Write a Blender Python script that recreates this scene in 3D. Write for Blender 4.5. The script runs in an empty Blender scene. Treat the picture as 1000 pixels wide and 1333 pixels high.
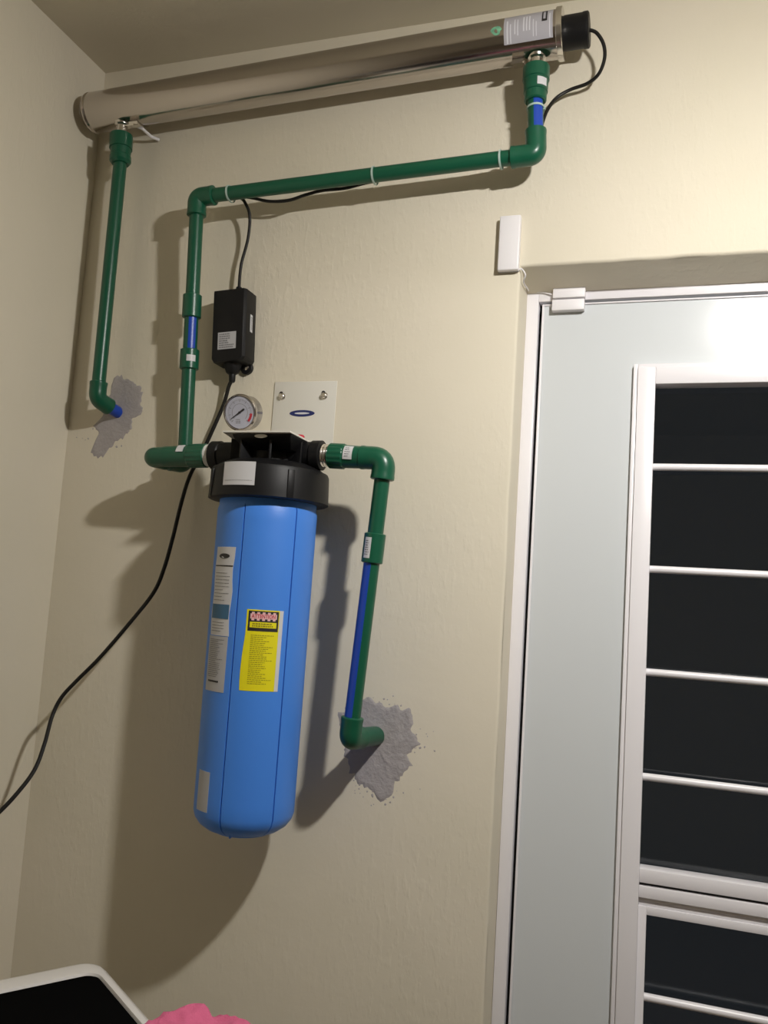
import bpy, bmesh, math, random
from mathutils import Vector, Matrix, noise
random.seed(4)
SC = bpy.context.scene
COL = SC.collection
PI = math.pi
R = math.radians

# ------------------------------------------------------------------ camera
CAM = Vector((0.0, -1.42, 1.55))
F_PX = 1100.0
YAW, PITCH, ROLL = R(18.285), R(5.877), R(3.757)
fwd = Vector((-math.sin(YAW) * math.cos(PITCH), math.cos(YAW) * math.cos(PITCH), math.sin(PITCH)))
right0 = Vector((math.cos(YAW), math.sin(YAW), 0))
up0 = right0.cross(fwd)
right = math.cos(ROLL) * right0 + math.sin(ROLL) * up0
up = -math.sin(ROLL) * right0 + math.cos(ROLL) * up0
cd = bpy.data.cameras.new('camera'); cam = bpy.data.objects.new('camera', cd); COL.objects.link(cam)
cam.matrix_world = Matrix(((right.x, up.x, -fwd.x, CAM.x), (right.y, up.y, -fwd.y, CAM.y), (right.z, up.z, -fwd.z, CAM.z), (0, 0, 0, 1)))
cd.sensor_fit = 'VERTICAL'; cd.sensor_height = 24.0; cd.lens = 24.0 * F_PX / 1333.0
cd.clip_start = 0.01
SC.camera = cam

# ------------------------------------------------------------------ world (night outside), exposure
w = bpy.data.worlds.new('night'); SC.world = w; w.use_nodes = True
w.node_tree.nodes['Background'].inputs[0].default_value = (0.020, 0.023, 0.026, 1)
w.node_tree.nodes['Background'].inputs[1].default_value = 1.0
SC.view_settings.view_transform = 'Standard'; SC.view_settings.look = 'None'
SC.view_settings.gamma = 1.0; SC.view_settings.exposure = 0.0
SC.view_settings.use_curve_mapping = False
LAMP = Vector((0.21, -0.77, 2.35)); LAMP_STRENGTH = 1830.0; LAMP_COLOR = (1.0, 0.97, 0.925)

# surveying helper: the point at distance d in front of the back wall (plane y = -d) seen along one direction of the photograph
def P(px, py, d=0.0):
    r = right * ((px - 500) / F_PX) - up * ((py - 666.5) / F_PX) + fwd
    t = (-d - CAM.y) / r.y
    return CAM + r * t

# ------------------------------------------------------------------ materials
def mat(name, col, rough=0.5, metal=0.0, bump=None, bscale=200, bstr=0.1, var=0.0, vscale=6, coat=0.0, spec=0.5, emis=None, dist=0.001):
    m = bpy.data.materials.new(name); m.use_nodes = True
    nt = m.node_tree; b = nt.nodes['Principled BSDF']
    b.inputs['Base Color'].default_value = (*col, 1); b.inputs['Roughness'].default_value = rough
    b.inputs['Metallic'].default_value = metal; b.inputs['Specular IOR Level'].default_value = spec
    b.inputs['Coat Weight'].default_value = coat
    tc = nt.nodes.new('ShaderNodeTexCoord')
    if var:
        n = nt.nodes.new('ShaderNodeTexNoise'); n.inputs['Scale'].default_value = vscale; n.inputs['Detail'].default_value = 5
        nt.links.new(tc.outputs['Object'], n.inputs['Vector'])
        mx = nt.nodes.new('ShaderNodeMix'); mx.data_type = 'RGBA'
        mx.inputs[6].default_value = (*[c * (1 - var) for c in col], 1); mx.inputs[7].default_value = (*[min(1, c * (1 + var)) for c in col], 1)
        nt.links.new(n.outputs['Fac'], mx.inputs[0]); nt.links.new(mx.outputs[2], b.inputs['Base Color'])
    if bump:
        n = nt.nodes.new('ShaderNodeTexNoise'); n.inputs['Scale'].default_value = bscale; n.inputs['Detail'].default_value = 4
        nt.links.new(tc.outputs['Object'], n.inputs['Vector'])
        bp = nt.nodes.new('ShaderNodeBump'); bp.inputs['Strength'].default_value = bstr; bp.inputs['Distance'].default_value = dist
        nt.links.new(n.outputs['Fac'], bp.inputs['Height']); nt.links.new(bp.outputs[0], b.inputs['Normal'])
    if emis:
        b.inputs['Emission Color'].default_value = (*LAMP_COLOR, 1); b.inputs['Emission Strength'].default_value = emis
    return m

def plaster(name, col, pit=1.0):
    m = bpy.data.materials.new(name); m.use_nodes = True
    nt = m.node_tree; N = nt.nodes; Lk = nt.links; b = N['Principled BSDF']
    b.inputs['Roughness'].default_value = 0.62; b.inputs['Specular IOR Level'].default_value = 0.25
    tc = N.new('ShaderNodeTexCoord')
    def noi(scale, det, src=None, sc=None):
        n = N.new('ShaderNodeTexNoise'); n.inputs['Scale'].default_value = scale; n.inputs['Detail'].default_value = det
        if sc:
            mp = N.new('ShaderNodeMapping'); mp.inputs['Scale'].default_value = sc
            Lk.new(tc.outputs['Object'], mp.inputs[0]); Lk.new(mp.outputs[0], n.inputs['Vector'])
        else: Lk.new(tc.outputs['Object'], n.inputs['Vector'])
        return n
    big = noi(3.2, 5)
    mx = N.new('ShaderNodeMix'); mx.data_type = 'RGBA'
    mx.inputs[6].default_value = (col[0] * .93, col[1] * .94, col[2] * .90, 1); mx.inputs[7].default_value = (min(1, col[0] * 1.06), min(1, col[1] * 1.05), min(1, col[2] * 1.07), 1)
    Lk.new(big.outputs['Fac'], mx.inputs[0])
    Lk.new(mx.outputs[2], b.inputs['Base Color'])
    # fine orange-peel grain, strong drips of the trowelled coat in some areas
    fine = noi(170, 3); drip = noi(60, 4, sc=(1.5, 1.5, 0.55)); area = noi(2.0, 2); broad = noi(7, 3)
    ar = N.new('ShaderNodeMapRange'); ar.inputs[1].default_value = .42; ar.inputs[2].default_value = .62; ar.inputs[3].default_value = .12; ar.inputs[4].default_value = 1.0
    Lk.new(area.outputs['Fac'], ar.inputs[0])
    thr = N.new('ShaderNodeMapRange'); thr.inputs[1].default_value = .5; thr.inputs[2].default_value = .66
    Lk.new(drip.outputs['Fac'], thr.inputs[0])
    mu = N.new('ShaderNodeMath'); mu.operation = 'MULTIPLY'; Lk.new(thr.outputs[0], mu.inputs[0]); Lk.new(ar.outputs[0], mu.inputs[1])
    ad = N.new('ShaderNodeMath'); ad.operation = 'MULTIPLY_ADD'; ad.inputs[1].default_value = .35
    Lk.new(fine.outputs['Fac'], ad.inputs[0]); Lk.new(mu.outputs[0], ad.inputs[2])
    bp = N.new('ShaderNodeBump'); bp.inputs['Strength'].default_value = .42 * pit; bp.inputs['Distance'].default_value = .0008
    Lk.new(ad.outputs[0], bp.inputs['Height'])
    bp2 = N.new('ShaderNodeBump'); bp2.inputs['Strength'].default_value = .3; bp2.inputs['Distance'].default_value = .008
    Lk.new(broad.outputs['Fac'], bp2.inputs['Height']); Lk.new(bp.outputs[0], bp2.inputs['Normal']); Lk.new(bp2.outputs[0], b.inputs['Normal'])
    return m

M = {}
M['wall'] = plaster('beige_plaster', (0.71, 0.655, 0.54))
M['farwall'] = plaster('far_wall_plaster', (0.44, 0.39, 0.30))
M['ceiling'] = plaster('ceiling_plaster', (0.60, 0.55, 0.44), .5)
M['floor'] = mat('floor_tile', (0.15, 0.112, 0.08), .45, var=.1)
M['cement'] = mat('raw_cement', (0.40, 0.37, 0.37), .85, bump=1, bscale=160, bstr=.7, var=.16, vscale=40, dist=.002)
M['green'] = mat('green_polypropylene', (0.006, 0.090, 0.047), .32, bump=1, bscale=300, bstr=.05, var=.08)
M['bluestripe'] = mat('blue_pipe_stripe', (0.012, 0.06, 0.42), .35)
M['blue'] = mat('blue_housing_plastic', (0.060, 0.24, 0.78), .42, bump=1, bscale=500, bstr=.08, var=.03, vscale=10)
M['black'] = mat('black_plastic', (0.007, 0.007, 0.008), .46, bump=1, bscale=600, bstr=.1, spec=.28)
M['rubber'] = mat('black_rubber', (0.010, 0.009, 0.008), .45, spec=.3)
M['steel'] = mat('brushed_steel', (0.55, 0.51, 0.48), .17, 1.0, bump=1, bscale=60, bstr=.03)
M['chrome'] = mat('bright_steel', (0.75, 0.72, 0.68), .22, 1.0)
M['tape'] = mat('thread_tape', (0.72, 0.72, 0.70), .5, bump=1, bscale=400, bstr=.4)
M['whitemetal'] = mat('white_painted_steel', (0.72, 0.70, 0.64), .35)
M['whiteplastic'] = mat('white_plastic', (0.80, 0.78, 0.80), .4)
M['frame'] = mat('white_aluminium', (0.80, 0.78, 0.81), .3, bump=1, bscale=90, bstr=.02)
M['doorpanel'] = mat('satin_door_panel', (0.62, 0.65, 0.67), .20, spec=.16, var=.02, vscale=3)
M['gasket'] = mat('dark_gasket', (0.02, 0.02, 0.022), .7)
M['paper'] = mat('white_label', (0.62, 0.62, 0.64), .45)
M['greylabel'] = mat('grey_label', (0.42, 0.41, 0.45), .35)
M['greypaper'] = mat('grey_paper', (0.46, 0.46, 0.48), .5)
M['yellow'] = mat('yellow_label', (0.78, 0.70, 0.012), .4)
M['ink'] = mat('black_ink', (0.02, 0.018, 0.02), .5)
M['greyink'] = mat('grey_ink', (0.19, 0.19, 0.20), .5)
M['paleink'] = mat('pale_ink', (0.66, 0.66, 0.70), .5)
M['oliveink'] = mat('ink_on_yellow', (0.30, 0.26, 0.01), .5)
M['redink'] = mat('red_ink', (0.50, 0.03, 0.05), .5)
M['pinkink'] = mat('pink_label', (0.78, 0.48, 0.48), .5)
M['tealink'] = mat('teal_ink', (0.04, 0.14, 0.26), .5)
M['navy'] = mat('navy_ink', (0.02, 0.03, 0.14), .4)
M['dial'] = mat('dial_white', (0.46, 0.47, 0.56), .4)
M['holo'] = mat('holographic_green', (0.25, 0.62, 0.42), .3, .5, var=.6, vscale=160)
M['washer'] = mat('white_enamel', (0.70, 0.68, 0.66), .3, coat=.3)
M['glossblack'] = mat('black_glass_lid', (0.004, 0.004, 0.004), .5, spec=0.0)
M['cloth'] = mat('pink_cloth', (0.52, 0.10, 0.20), .9, bump=1, bscale=700, bstr=.6, var=.12, vscale=25)
M['tie'] = mat('clear_nylon', (0.42, 0.55, 0.50), .4)
M['bulb'] = mat('lit_bulb', (1, 1, 1), .5, emis=LAMP_STRENGTH)
g = bpy.data.materials.new('window_glass'); g.use_nodes = True; gb = g.node_tree.nodes['Principled BSDF']
gb.inputs['Transmission Weight'].default_value = 1; gb.inputs['Roughness'].default_value = .03; gb.inputs['Base Color'].default_value = (.5, .52, .54, 1)
M['glass'] = g
g = bpy.data.materials.new('gauge_glass'); g.use_nodes = True; gb = g.node_tree.nodes['Principled BSDF']
gb.inputs['Base Color'].default_value = (.95, .95, .95, 1); gb.inputs['Transmission Weight'].default_value = 1; gb.inputs['Roughness'].default_value = .02; gb.inputs['IOR'].default_value = 1.1
M['clear'] = g

# ------------------------------------------------------------------ mesh helpers
class MB:
    def __init__(s): s.v = []; s.f = []
    def add(s, vs, fs):
        o = len(s.v); s.v += [tuple(v) for v in vs]; s.f += [tuple(i + o for i in f) for f in fs]
    def box(s, a, b, rot=None, org=None):
        x0, y0, z0 = a; x1, y1, z1 = b
        vs = [Vector(p) for p in ((x0, y0, z0), (x1, y0, z0), (x1, y1, z0), (x0, y1, z0), (x0, y0, z1), (x1, y0, z1), (x1, y1, z1), (x0, y1, z1))]
        if rot is not None: vs = [rot @ v + org for v in vs]
        s.add(vs, [(0, 3, 2, 1), (4, 5, 6, 7), (0, 1, 5, 4), (1, 2, 6, 5), (2, 3, 7, 6), (3, 0, 4, 7)])
    def rings(s, rings, cap=True, close=False):
        n = len(rings[0]); vs = [p for r in rings for p in r]; fs = []
        m = len(rings)
        for i in range(m - 1 + (1 if close else 0)):
            j = (i + 1) % m
            for k in range(n):
                l = (k + 1) % n
                fs.append((i * n + k, i * n + l, j * n + l, j * n + k))
        if cap and not close:
            fs.append(tuple(range(n - 1, -1, -1))); fs.append(tuple((m - 1) * n + k for k in range(n)))
        s.add(vs, fs)

def link(name, mb, m, parent=None, smooth=35, bevel=0, seg=2, world=True):
    me = bpy.data.meshes.new(name); me.from_pydata(mb.v, [], mb.f); me.materials.append(m)
    bm = bmesh.new(); bm.from_mesh(me)
    bmesh.ops.recalc_face_normals(bm, faces=bm.faces)
    if bevel:
        ed = [e for e in bm.edges if len(e.link_faces) == 2 and e.calc_face_angle() > R(30)]
        bmesh.ops.bevel(bm, geom=ed, offset=bevel, segments=seg, affect='EDGES', profile=.5, clamp_overlap=True)
    for f in bm.faces: f.smooth = True
    bm.to_mesh(me); bm.free()
    me.set_sharp_from_angle(angle=R(smooth))
    o = bpy.data.objects.new(name, me); COL.objects.link(o)
    if parent is not None:
        o.parent = parent
        ml = Vector(parent.location)
        p = parent
        while p.parent is not None: p = p.parent; ml += Vector(p.location)
        me.transform(Matrix.Translation(-ml))
    return o

def tag(o, label=None, cat=None, group=None, kind=None):
    for k, v in (('label', label), ('category', cat), ('group', group), ('kind', kind)):
        if v: o[k] = v
    return o

def thing(name, loc, label, cat, group=None):
    o = bpy.data.objects.new(name, None); o.location = loc; o.empty_display_size = .02; COL.objects.link(o)
    return tag(o, label, cat, group)

def frame_of(d):
    d = d.normalized(); a = Vector((0, 0, 1)) if abs(d.z) < .9 else Vector((1, 0, 0))
    u = d.cross(a).normalized(); v = d.cross(u).normalized(); return d, u, v

def lathe(A, d, prof, n=32, mb=None, flute=None):
    """profile: list of (distance along axis, radius)"""
    mb = mb or MB(); d, u, v = frame_of(d); rs = []
    for t, r in prof:
        ring = []
        for k in range(n):
            a = 2 * PI * k / n; rr = r
            if flute and flute[0] <= t <= flute[1] and k % 4 in (0, 1): rr = r - flute[2]
            ring.append(A + d * t + (u * math.cos(a) + v * math.sin(a)) * max(rr, 1e-5))
        rs.append(ring)
    mb.rings(rs); return mb

def sweep(pts, rad, n=16, mb=None):
    mb = mb or MB(); m = len(pts); rad = rad if isinstance(rad, list) else [rad] * m
    T = [(pts[min(i + 1, m - 1)] - pts[max(i - 1, 0)]).normalized() for i in range(m)]
    _, u, _ = frame_of(T[0]); rs = []
    for i in range(m):
        u = (u - T[i] * u.dot(T[i])).normalized(); v = T[i].cross(u)
        rs.append([pts[i] + (u * math.cos(2 * PI * k / n) + v * math.sin(2 * PI * k / n)) * rad[i] for k in range(n)])
    mb.rings(rs); return mb

def spline(c, sub=10):
    c = [Vector(x) for x in c]; out = []
    for i in range(len(c) - 1):
        p0 = c[max(i - 1, 0)]; p1 = c[i]; p2 = c[i + 1]; p3 = c[min(i + 2, len(c) - 1)]
        for k in range(sub):
            t = k / sub
            out.append(.5 * ((2 * p1) + (p2 - p0) * t + (2 * p0 - 5 * p1 + 4 * p2 - p3) * t * t + (3 * p1 - p0 - 3 * p2 + p3) * t ** 3))
    out.append(c[-1]); return out

PR, FR = 0.0132, 0.0178      # pipe and fitting radii
def elbow(c, a, b, la, lb, r=FR, bend=.013):
    a = a.normalized(); b = b.normalized()
    pts = []; rad = []
    for t, rr in ((la, r - .002), (la - .0015, r + .0006), (la - .006, r + .0006), (la - .009, r)): pts.append(c + a * t); rad.append(rr)
    for k in range(9):
        s = k / 8; q = c + a * bend * (1 - s) ** 2 + b * bend * s ** 2
        pts.append(q); rad.append(r)
    for t, rr in ((lb - .009, r), (lb - .006, r + .0006), (lb - .0015, r + .0006), (lb, r - .002)): pts.append(c + b * t); rad.append(rr)
    return sweep(pts, rad, 32)

def pipe(A, B, r=PR): return lathe(A, B - A, [(0, r), ((B - A).length, r)], 32)
def coupling(A, B, r=FR):
    L = (B - A).length
    return lathe(A, B - A, [(0, r - .002), (.0015, r), (L - .0015, r), (L, r - .002)], 32)
def adapter(A, B, r=.0215):
    """threaded female adapter: wide fluted nut at A narrowing to a smooth socket at B"""
    L = (B - A).length; n1 = L * .40
    return lathe(A, B - A, [(0, r - .002), (.0015, r), (.002, r), (n1 - .001, r), (n1, r - .0015), (n1 + .002, r - .002), (L - .012, FR + .001), (L - .0015, FR + .001), (L, FR - .001)], 64, flute=(.0018, n1 - .0005, .0011))
def stripe(A, B, toward, half=R(28), r=PR, shift=0.0):
    """arc shell along a pipe, centred on the direction 'toward'"""
    d = (B - A).normalized(); t = (toward - d * toward.dot(d)).normalized(); s = d.cross(t); mb = MB(); rs = []
    for P0 in (A, B):
        ring = []
        for rr in (r + .0003, r - .001):
            ks = range(9) if rr > r else range(8, -1, -1)
            for k in ks:
                a = -half + 2 * half * k / 8 + shift
                ring.append(P0 + (t * math.cos(a) + s * math.sin(a)) * rr)
        rs.append(ring)
    mb.rings(rs); return mb

# surfaces on which stickers lie: (u right, v up, h out) -> point
def plane_surf(o, ex, ey):
    ex = ex.normalized(); ey = ey.normalized(); en = ex.cross(ey)
    return lambda u, v, h: o + ex * u + ey * v + en * h
def tube_surf(C0, axis, out, rfun, scale_r):
    """v runs along axis, u wraps around; out is the outward direction at u = 0"""
    axis = axis.normalized(); out = (out - axis * out.dot(axis)).normalized(); s = axis.cross(out)
    def f(u, v, h):
        a = u / scale_r; r = rfun(v) + h
        return C0 + axis * v + out * (math.cos(a) * r) + s * (math.sin(a) * r)
    return f
def patch(mb, S, u0, v0, u1, v1, h=.0004, base=None, nu=8, nv=2, fn=None):
    base = -0.0002 if base is None else base
    fn = fn or (lambda u, v: (u, v))
    vs = []; fs = []
    for hh in (h, base):
        for j in range(nv + 1):
            for i in range(nu + 1):
                a, b = fn(u0 + (u1 - u0) * i / nu, v0 + (v1 - v0) * j / nv); vs.append(S(a, b, hh))
    W = nu + 1; K = W * (nv + 1)
    for j in range(nv):
        for i in range(nu):
            q = (j * W + i, j * W + i + 1, (j + 1) * W + i + 1, (j + 1) * W + i)
            fs.append(q); fs.append(tuple(K + x for x in reversed(q)))
    for i in range(nu):
        fs.append((i, K + i, K + i + 1, i + 1)); t = nv * W; fs.append((t + i + 1, K + t + i + 1, K + t + i, t + i))
    for j in range(nv):
        a, b = j * W, (j + 1) * W; fs.append((b, K + b, K + a, a)); a += nu; b += nu; fs.append((a, K + a, K + b, b))
    mb.add(vs, fs)
def rows(S, u0, u1, vtop, vbot, n, th, h=.0006, seed=1, fill=(.5, 1.0), jag=True):
    """lines of print too small to read"""
    rn = random.Random(seed); mb = MB()
    for k in range(n):
        v = vtop + (vbot - vtop) * (k + .5) / n; u = u0; end = u0 + (u1 - u0) * rn.uniform(*fill)
        while u < end - .0008:
            l = min(rn.uniform(.0015, .0050), end - u)
            patch(mb, S, u, v - th / 2, u + l, v + th / 2, h, h - .0003, 2, 1); u += l + .0009
    return mb
def text_mb(txt, S, size, u, v, h=.0007, align='CENTER', rot=0.0, xs=1.0):
    cu = bpy.data.curves.new('t', 'FONT'); cu.body = txt; cu.size = size; cu.align_x = align; cu.align_y = 'CENTER'; cu.resolution_u = 3; cu.offset = size * .02
    o = bpy.data.objects.new('t', cu); COL.objects.link(o)
    dg = bpy.context.evaluated_depsgraph_get(); me = bpy.data.meshes.new_from_object(o.evaluated_get(dg))
    mb = MB(); c, s = math.cos(rot), math.sin(rot)
    mb.add([S(u + (p.co.x * xs) * c - p.co.y * s, v + p.co.x * xs * s + p.co.y * c, h) for p in me.vertices], [tuple(f.vertices) for f in me.polygons])
    bpy.data.objects.remove(o); bpy.data.curves.remove(cu); bpy.data.meshes.remove(me)
    return mb
def ellipse(mb, S, u, v, a, b, h, n=28, inner=0.0, a0=0, a1=2 * PI, hb=None):
    hb = h - .0004 if hb is None else hb
    full = abs(a1 - a0 - 2 * PI) < 1e-6; vs = []; fs = []
    if inner == 0:
        vs = [S(u + a * math.cos(2 * PI * k / n), v + b * math.sin(2 * PI * k / n), h) for k in range(n)]
        vs += [S(u + a * math.cos(2 * PI * k / n), v + b * math.sin(2 * PI * k / n), hb) for k in range(n)]
        fs = [tuple(range(n)), tuple(range(2 * n - 1, n - 1, -1))] + [(k, n + k, n + (k + 1) % n, (k + 1) % n) for k in range(n)]
    else:
        m = n if full else n + 1
        for k in range(m):
            an = a0 + (a1 - a0) * k / n
            for q in (1, inner): vs.append(S(u + a * q * math.cos(an), v + b * q * math.sin(an), h))
            for q in (inner, 1): vs.append(S(u + a * q * math.cos(an), v + b * q * math.sin(an), hb))
        for k in range(n):
            j = (k + 1) % m
            for c in range(4): fs.append((k * 4 + c, k * 4 + (c + 1) % 4, j * 4 + (c + 1) % 4, j * 4 + c))
        if not full: fs += [(0, 1, 2, 3), (n * 4 + 3, n * 4 + 2, n * 4 + 1, n * 4)]
    mb.add(vs, fs); return mb

# ================================================================== THE SETTING
XL, XR, YB, ZC = -1.163, 2.3, -3.6, 2.632
DX0, DX1, DZ = -0.247, 0.665, 2.144        # door opening in the back wall
FY = 0.082                                 # face of the door frame, at the bottom of the reveal
def struct(o): return tag(o, kind='structure')

# back wall, one skin with the opening and its reveals (thickness 0.2)
def back_wall():
    bm = bmesh.new(); T = .22
    xs = [XL - .15, DX0, DX1, XR + .15]; zs = [0, DZ, ZC + .12]
    vf = {}
    for y in (0, T):
        for i, x in enumerate(xs):
            for j, z in enumerate(zs): vf[(i, j, y)] = bm.verts.new((x, y, z - (.052 if j == 1 and y > 0 and i in (1, 2) else 0)))   # the soffit dips towards the frame
    for i in range(3):
        for j in range(2):
            if i == 1 and j == 0: continue
            bm.faces.new([vf[(i, j, 0)], vf[(i + 1, j, 0)], vf[(i + 1, j + 1, 0)], vf[(i, j + 1, 0)]])
            bm.faces.new([vf[(i, j, T)], vf[(i, j + 1, T)], vf[(i + 1, j + 1, T)], vf[(i + 1, j, T)]])
    def q(a, b): bm.faces.new([vf[(a[0], a[1], 0)], vf[(b[0], b[1], 0)], vf[(b[0], b[1], T)], vf[(a[0], a[1], T)]])
    q((1, 0), (1, 1)); q((1, 1), (2, 1)); q((2, 1), (2, 0))
    q((0, 0), (1, 0)); q((2, 0), (3, 0)); q((3, 0), (3, 1)); q((3, 1), (3, 2)); q((0, 2), (1, 2)); q((1, 2), (2, 2)); q((2, 2), (3, 2)); q((0, 0), (0, 1)); q((0, 1), (0, 2))
    bmesh.ops.recalc_face_normals(bm, faces=bm.faces)
    bm.edges.ensure_lookup_table()
    def near(e):
        a, b = e.verts
        if abs(a.co.y) > 1e-6 or abs(b.co.y) > 1e-6: return False
        for x in (DX0, DX1):
            if abs(a.co.x - x) < 1e-5 and abs(b.co.x - x) < 1e-5 and max(a.co.z, b.co.z) <= DZ + 1e-5: return True
        return abs(a.co.z - DZ) < 1e-5 and abs(b.co.z - DZ) < 1e-5 and min(a.co.x, b.co.x) > DX0 - 1e-4 and max(a.co.x, b.co.x) < DX1 + 1e-4
    ed = [e for e in bm.edges if near(e)]
    bmesh.ops.subdivide_edges(bm, edges=ed, cuts=40)
    ed = [e for e in bm.edges if near(e)]
    for v in {v for e in ed for v in e.verts}:
        if abs(v.co.x - DX0) > 1e-4 and abs(v.co.x - DX1) > 1e-4: v.co.z += noise.noise(v.co * 14) * .0022
        elif v.co.z < DZ - 1e-4 and v.co.z > .001: v.co.x += noise.noise(v.co * 9) * .0018
    bmesh.ops.bevel(bm, geom=ed, offset=.005, segments=3, affect='EDGES', profile=.5)
    for f in bm.faces: f.smooth = True
    me = bpy.data.meshes.new('wall_back'); bm.to_mesh(me); bm.free(); me.materials.append(M['wall']); me.set_sharp_from_angle(angle=R(40))
    o = bpy.data.objects.new('wall_back', me); COL.objects.link(o); return struct(o)
wall_back = back_wall()
mb = MB(); mb.box((XL - .15, YB - .15, -.0), (XL, 0, ZC + .12)); struct(link('wall_left', mb, M['wall']))
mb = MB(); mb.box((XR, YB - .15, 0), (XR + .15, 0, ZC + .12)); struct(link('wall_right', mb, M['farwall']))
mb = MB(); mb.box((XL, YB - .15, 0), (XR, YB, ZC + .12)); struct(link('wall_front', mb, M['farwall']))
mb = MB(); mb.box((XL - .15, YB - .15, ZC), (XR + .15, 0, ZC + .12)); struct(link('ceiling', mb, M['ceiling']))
mb = MB(); mb.box((XL - .15, YB - .15, -.1), (XR + .15, .6, 0)); struct(link('floor', mb, M['floor']))

# raw cement left around the two pipe holes (children of the wall they are smeared on)
def cement(outline, center, seed, name='cement_patch', rise=.0014):
    mb = MB(); pts = [P(x, y, 0) for x, y in outline]; c = P(*center, 0); NA = 110; NR = 12; n = len(pts)
    def rim(a):
        # farthest crossing of direction a with the outline
        best = 0.01; dx, dz = math.cos(a), math.sin(a)
        for i in range(n):
            p, q = pts[i] - c, pts[(i + 1) % n] - c; ex, ez = q.x - p.x, q.z - p.z
            den = dx * ez - dz * ex
            if abs(den) < 1e-9: continue
            t = (p.x * ez - p.z * ex) / den; s = (p.x * dz - p.z * dx) / den
            if t > 0 and 0 <= s <= 1: best = max(best, t)
        return best
    vs = []; fs = []
    for i in range(NR + 1):
        f = i / NR
        for k in range(NA):
            a = 2 * PI * k / NA; r = rim(a)
            r *= 1 + .10 * noise.noise(Vector((math.cos(a) * 7, math.sin(a) * 7, seed))) + .10 * noise.noise(Vector((math.cos(a) * 30, math.sin(a) * 30, seed)))
            x, z = c.x + math.cos(a) * r * f, c.z + math.sin(a) * r * f
            h = rise * (.55 + .6 * noise.noise(Vector((x * 60, z * 60, seed))) + .5 * noise.noise(Vector((x * 170, z * 170, seed))))
            h = max(h, .0002) if i < NR else -.002
            vs.append((x, -h, z))
    for i in range(NR):
        for k in range(NA):
            l = (k + 1) % NA; fs.append((i * NA + k, i * NA + l, (i + 1) * NA + l, (i + 1) * NA + k))
    mb.add(vs, fs)
    return tag(link(name, mb, M['cement'], wall_back, 60), 'rough grey cement patch around a pipe hole')
tag(cement([(438, 925), (460, 914), (480, 905), (500, 916), (522, 918), (541, 926), (538, 950), (549, 967), (533, 985), (542, 1001), (528, 1008), (519, 1020), (512, 1034), (495, 1052), (486, 1032), (470, 1026), (458, 1010), (448, 990)], (490, 965), 3.1), 'rough grey cement patch around the lower right pipe hole')
tag(cement([(146, 492), (158, 487), (170, 492), (189, 502), (186, 515), (189, 535), (174, 545), (172, 560), (160, 573), (148, 580), (132, 599), (115, 596), (120, 580), (128, 566), (118, 556), (138, 535), (142, 512)], (152, 540), 8.4, rise=.0010), 'smeared grey cement patch around the upper left pipe hole')
mb = MB(); rn = random.Random(9)
for (cx, cy, sx, sy, n) in ((508, 912, 25, 12, 10), (545, 975, 14, 30, 14), (492, 1035, 34, 18, 22), (470, 1010, 20, 20, 8), (110, 568, 12, 8, 6), (155, 583, 12, 6, 4)):
    for _ in range(n):
        p = P(cx + rn.gauss(0, sx * .6), cy + rn.gauss(0, sy * .6), 0); r = rn.uniform(.0012, .0035)
        ring = [Vector((p.x + math.cos(a) * r * rn.uniform(.6, 1.2), 0.0005, p.z + math.sin(a) * r * rn.uniform(.6, 1.4))) for a in [k * PI / 3 for k in range(6)]]
        mb.add(ring + [Vector((p.x, -.0012, p.z))], [(k, (k + 1) % 6, 6) for k in range(6)])
tag(link('cement_crumbs', mb, M['cement'], wall_back, 60), 'scattered cement crumbs beside the patches', kind='stuff')

# ------------------------------------------------------------------ door
def bar(mb, x0, x1, z0, z1, y0, y1): mb.box((x0, y0, z0), (x1, y1, z1))
door = thing('door_1', (DX0, FY, 0), None, None); struct(door)
X_gap = P(701, 420, -FY).x; Z_gap = P(850, 386, -FY).z
FZ = DZ
mb = MB()
for a, b in (((DX0, FY, 0), (X_gap - .001, .19, FZ)), ((DX1 - .024, FY, 0), (DX1, .19, FZ))): mb.box(a, b)
mb.box((X_gap - .001, FY, Z_gap), (DX1 - .024, .19, FZ))
link('door_frame', mb, M['frame'], door, bevel=.0012)
mb = MB(); mb.box((X_gap - .001, FY + .022, 0), (X_gap + .03, FY + .03, Z_gap)); mb.box((X_gap, FY + .022, Z_gap - .03), (DX1 - .024, FY + .03, Z_gap))
mb.box((DX1 - .05, FY + .022, 0), (DX1 - .024, FY + .03, Z_gap)); link('gasket', mb, M['gasket'], door)
LX0, LX1, LZ1 = X_gap + .0055, DX1 - .031, Z_gap - .005
LY = FY + .004
wx0 = P(822, 560, -FY + .012).x; wz1 = P(900, 471, -FY + .012).z       # outer edge of the raised window frame
gx0 = P(851.5, 560, -FY + .012).x; gz1 = P(925, 496.5, -FY + .012).z   # glass opening
wx1 = LX1 - (wx0 - LX0); gx1 = wx1 - (gx0 - wx0)
wz0 = .22
# leaf as a ring of panels around the glazed opening
mb = MB(); mb.box((LX0, LY, .006), (wx0 + .02, LY + .018, LZ1)); mb.box((wx1 - .02, LY, .006), (LX1, LY + .018, LZ1))
mb.box((wx0 + .02, LY, wz1 - .02), (wx1 - .02, LY + .018, LZ1)); mb.box((wx0 + .02, LY, .006), (wx1 - .02, LY + .018, wz0 + .02))
link('door_leaf', mb, M['doorpanel'], door)
mb = MB()   # bright folded lip along the leaf's edge
mb.box((LX0, LY - .003, .006), (LX0 + .004, LY + .001, LZ1)); mb.box((LX0 + .004, LY - .003, LZ1 - .003), (LX1, LY + .001, LZ1)); mb.box((LX1 - .004, LY - .003, .006), (LX1, LY + .001, LZ1 - .003))
link('edge_lip', mb, M['frame'], door, bevel=.0008)
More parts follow.
